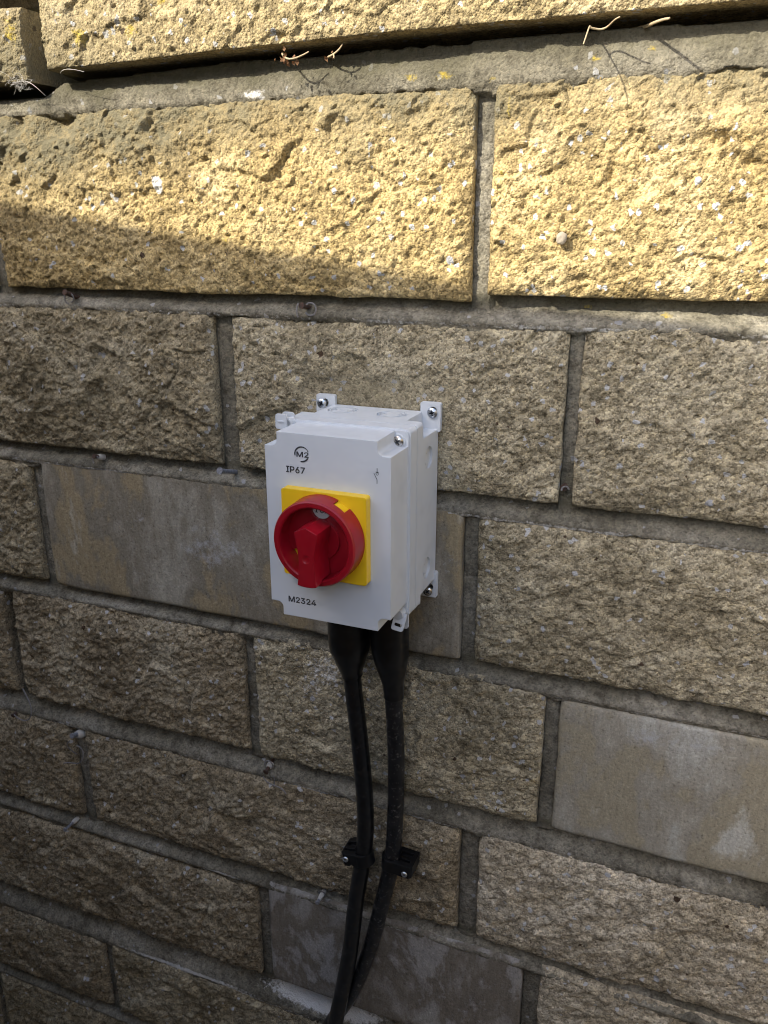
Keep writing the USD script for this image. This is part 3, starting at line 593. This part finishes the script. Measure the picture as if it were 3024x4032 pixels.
CAB1 = [(.0325, -.024, -.060), (.0334, -.0235, -.090), (.0374, -.022, -.1386), (.0428, -.021, -.2071), (.0440, -.021, -.2593), (.0416, -.021, -.2873), (.0356, -.0215, -.3283), (.0265, -.022, -.4079),
        (.0157, -.0235, -.4746), (.0085, -.025, -.5178), (-.001, -.026, -.60), (-.01, -.028, -.75), (-.012, -.03, -.95), (-.010, -.05, -1.06)]
CAB2 = [(.0700, -.022, -.070), (.0718, -.020, -.1096), (.0734, -.0185, -.1523), (.0737, -.0175, -.2021), (.0721, -.017, -.2545), (.0703, -.017, -.2820), (.0656, -.0165, -.3111), (.0578, -.0150, -.3478),
        (.0467, -.0125, -.3990), (.0334, -.0110, -.4471), (.0169, -.0105, -.4923), (-.0001, -.0105, -.5275), (-.025, -.012, -.60), (-.055, -.016, -.75), (-.07, -.02, -.95), (-.07, -.04, -1.06)]
for nm, P, r, mat, lab in (('cab', CAB1, .0081, BLACK, 'black cable from the left sleeve, passing in front of the other at the bottom'),
                           ('cab', CAB2, .0078, SCUFFED, 'scuffed black cable from the right sleeve, bending left behind the other cable')):
    c = thing('power_cable', lab, 'cable', P[0])
    obj('sheath', sweep(P, r), mat, c, smooth=True)
    if P is CAB1: S, R = [(.0312, -.0235, -.0005), (.0312, -.0235, -.030), (.0312, -.0236, -.056), (.0316, -.0237, -.0635), (.0323, -.0238, -.075), (.0332, -.0236, -.0865), (.0338, -.0235, -.0905)], [.0187, .0187, .0187, .0180, .0140, .0098, .0094]
    else: S, R = [(.0690, -.0230, -.0005), (.0690, -.0230, -.028), (.0691, -.0228, -.052), (.0697, -.0222, -.064), (.0706, -.0212, -.078), (.0714, -.0205, -.091), (.0718, -.0200, -.100), (.0719, -.0199, -.1055)], [.0164, .0166, .0166, .0158, .0128, .0098, .0091, .0090]
    obj('shrink_sleeve', sweep(S, R, 40, 8), RUBBER, c, smooth=50)
def cleat(lab, cx, cy, cz, rot, side, sx, sz):
    c = thing('cable_cleat', lab, 'cleat', (cx, 0, cz))
    cs = disc(0, 0, .0102, 40)
    tab = m3.CrossSection([[(0, -.0092), (side * .0200, -.0092), (side * .0225, -.0066), (side * .0225, .0145), (side * .0190, .0170), (side * .004, .0170)]]) if side > 0 else \
          m3.CrossSection([[(0, -.0092), (-.004 * 1, .0170), (-.0165, .0170), (-.0200, .0140), (-.0200, -.0062), (-.0175, -.0092)][::1]])
    if tab.area() < 0: tab = m3.CrossSection([[tuple(q) for q in tab.to_polygons()[0][::-1]]])
    slot = rect(min(side * .0185, side * .006), max(side * .0185, side * .006), -.0030, .0000) + rect(min(side * .0185, side * .006), max(side * .0185, side * .006), .0045, .0100)
    sect = cs + tab - disc(0, 0, .0080, 40)
    m = sect.extrude(.013).translate([0, 0, -.0065]) - slot.extrude(.006).translate([0, 0, .0030])      # x across, y into the wall, z along the cable
    if side < 0:                                                                                   # chamfered lower corner of the lug
        m -= m3.Manifold.cube([.02, .06, .02], True).rotate([0, 38, 0]).translate([-.0085, 0, -.0185])
    m = m.rotate([0, rot, 0]).translate([cx, cy, cz])
    obj('body', tm(m), NYLON, c, smooth=25)
    screw(c, sx, cy - .0094, sz, .0030, ZINC, 25)
cleat('black nylon cleat on the left cable, its screw lug to the left', .0419, -.0210, -.2872, -10, -1, .0272, -.2880)
cleat('black nylon cleat on the right cable, its slotted screw lug to the right', .0699, -.0170, -.2868, 4, 1, .0860, -.2895)

# ------------------------------------------------------------------ nails, wires, dry plants
def nail(lab, root, length, up=0.0, side=0.0, r=.0018, head=.0032, mat=RUST_M, tip=None, wires=(), plug=False):
    t = thing('nail', lab, 'nail', root); d = np.array([side, -1.0, up]); d /= np.linalg.norm(d); a = np.array(root) - d * .014; b = np.array(root) + d * length
    r, head = r * .85, head * .85
    obj('shank', sweep([a, b], r, 12, 3), mat, t, smooth=40)
    obj('head', sweep([b - d * .0004, b + d * .0010], head, 16, 2), mat, t, smooth=40)
    if tip is not None: obj('lime_crust', sweep([np.array(root) - d * .002, np.array(root) + d * length * .25, np.array(root) + d * length * tip], [r * 1.7, r * 1.8, r * 1.3], 12, 3), PALE_TIP, t, smooth=40)
    for w in wires: obj('wire', sweep(w, .0007, 8, 8), WIRE, t, smooth=True)
    return t
def arc(c, r, a0, a1, y0, y1, n=9):
    A = np.radians(np.linspace(a0, a1, n)); return [(c[0] + r * math.cos(a), y0 + (y1 - y0) * k / (n - 1), c[1] + r * math.sin(a)) for k, a in enumerate(A)]
nail('rusty nail stub wrapped with pale wire, under the upper left block', (-.2515, .004, .2272), .014, .35, 0, .0026, .0030, RUST_M, None, [arc((-.252, .2270), .0040, -100, 200, -.002, -.006), arc((-.253, .2258), .0050, 60, 250, -.005, -.003)])
nail('rusty nail with a curled wire, in the joint above the box', (-.0130, .003, .2255), .010, .2, -.1, .0022, .0030, RUST_M, None, [arc((-.0085, .2245), .0050, 150, -150, -.002, -.003), [(-.0165, -.008, .2295), (-.0172, -.010, .225), (-.0168, -.009, .2185)]])
nail('short rusty nail with pale crust, in the joint over the smooth grey block', (-.2420, .004, .0762), .010, .3, -.1, .0021, .0026, RUST_M, .55, [arc((-.2425, .0750), .0038, 40, 230, -.004, -.005)])
nail('clean grey round-headed nail sticking out beside the box', (-.0935, .006, .0765), .026, .30, 0, .0024, .0036, GALV)
nail('nail with a long wire hook looping above it, lower left edge', (-.404, .002, -.2440), .008, -.2, 0, .0022, .0030, RUST_M, None, [[(-.387, -.002, -.2085), (-.377, -.006, -.2180), (-.3725, -.008, -.2300), (-.377, -.009, -.2420), (-.392, -.008, -.2465), (-.402, -.006, -.2440)]])
nail('grey plugged nail trailing thin wire over the upright mortar joint', (-.3135, .004, -.2530), .017, .40, 0, .0034, .0034, GALV, .6, [[(-.320, -.010, -.2560), (-.326, -.008, -.2660), (-.325, -.004, -.2740), (-.321, -.001, -.2800)], [(-.318, -.003, -.2660), (-.309, -.004, -.2730), (-.312, -.006, -.2840), (-.325, -.005, -.2900), (-.338, -.006, -.2930)]])
nail('rusty nail with pale loop and loose wire tail, left of the cables', (-.0712, .003, -.2300), .009, -.25, 0, .0022, .0034, RUST_M, .4, [arc((-.0705, -.2270), .0046, 200, -40, -.001, -.001), [(-.0735, -.008, -.2370), (-.066, -.009, -.2425), (-.056, -.009, -.2440), (-.0475, -.009, -.2500)], [(-.064, -.003, -.2375), (-.064, -.003, -.2470), (-.069, -.003, -.2570)]])
nail('thin grey nail drooping with a white tip, low left joint', (-.3395, .003, -.3775), .019, 0, 0, .0019, .0030, GALV, .35)
nail('short corroded nail with a pale shank, left of the crossing cables', (-.0150, .003, -.3725), .014, -.05, 0, .0018, .0026, GALV, .75, [arc((-.0150, -.3715), .0033, -30, 210, .000, .000)])
nail('dark nail stub in the upright joint right of the box', (.2035, .005, .0965), .003, 0, 0, .0030, .0032, RUST_M, None, [arc((.2050, .0955), .0025, 0, 200, .001, -.001)])
def stem(lab, pieces, mat=STRAW, r=.0007, extra=None, cat='twig', name='dry_twig'):
    t = thing(name, lab, cat, pieces[0][0])
    for p in pieces:
        n = len(p); obj('stem', sweep(p, np.linspace(r * 1.15, r * .7, n), 8, 4), mat, t, smooth=True)
    if extra: extra(t)
    return t
stem('forked straw-coloured twig with its long end hanging from the gap', [[(.1985, .008, .4110), (.2010, -.012, .4085), (.2020, -.020, .4065), (.2028, -.042, .3930)], [(.2018, -.018, .4066), (.2105, -.014, .4062), (.2150, -.020, .4072), (.2215, -.028, .4090)]], r=.0006)
stem('thick pale root end poking out of the gap at the right', [[(.2290, .010, .4095), (.2380, -.008, .4075), (.2455, -.022, .4065), (.2509, -.030, .4055)]], r=.0010, name='dry_root', cat='root')
def leaves(seed, c, n, sx):
    def f(t):
        r = np.random.default_rng(seed)
        for k in range(n):
            q = np.array(c) + r.normal(0, 1, 3) * [sx, .003, .0022]; s_ = r.uniform(.0014, .0026)
            v = np.array([(0, 0, s_), (s_ * .7, .0004, 0), (0, -.0005, -s_ * 1.1), (-s_ * .7, .0003, 0), (0, .0007, 0)]); R = trimesh.transformations.euler_matrix(*r.uniform(-1, 1, 3))[:3, :3]
            obj('leaf', (v @ R.T + q, np.array([(0, 4, 1), (1, 4, 2), (2, 4, 3), (3, 4, 0), (0, 1, 4), (1, 2, 4), (2, 3, 4), (3, 0, 4)])), DRYLEAF, t)
    return f
stem('dry sprig with brown shrivelled leaves in the gap', [[(-.026, .004, .4065), (-.0205, -.012, .4065), (-.0130, -.016, .4030), (-.0050, -.014, .4048), (.0005, -.012, .4075)]], extra=leaves(3, (-.0150, -.016, .4022), 12, .0045), name='dry_sprig', cat='sprig')
stem('small bare sprig in the gap, right of the leafy one', [[(.012, .004, .4060), (.0180, -.010, .4045), (.0235, -.012, .4065), (.0265, -.010, .4110)], [(.0200, -.011, .4050), (.0205, -.012, .4020)]], extra=leaves(8, (.0200, -.011, .4045), 4, .0025), name='dry_sprig', cat='sprig')
rf = np.random.default_rng(5); fl = []
for k in range(60):
    a = np.array([-.2650, -.018, .4010]) + rf.normal(0, 1, 3) * [.005, .003, .003]; d = rf.normal(0, 1, 3) * [.004, .003, .0035]; fl.append(sweep([a, a + d * .5 + rf.normal(0, .0015, 3), a + d], .00010, 5, 3))
tuft = thing('fluff_tuft', 'tuft of pale fluff and cobweb under the left coping block', 'fluff', (-.265, -.018, .401))
vs, fs, o = [], [], 0
for v, f in fl: vs.append(v); fs.append(f + o); o += len(v)
obj('fibres', (np.vstack(vs), np.vstack(fs)), FLUFF, tuft, smooth=True)
obj('strand', sweep([(-.272, -.018, .4015), (-.252, -.022, .4005), (-.243, -.024, .3960), (-.238, -.020, .3900)], .00022, 6, 6), FLUFF, tuft, smooth=True)
obj('strand', sweep([(-.225, -.014, .4065), (-.21, -.022, .4075), (-.196, -.020, .4050)], .00022, 6, 6), FLUFF, tuft, smooth=True)

for p in stage.Traverse():
    if p.GetCustomDataByKey('_loc') is not None: p.ClearCustomDataByKey('_loc')
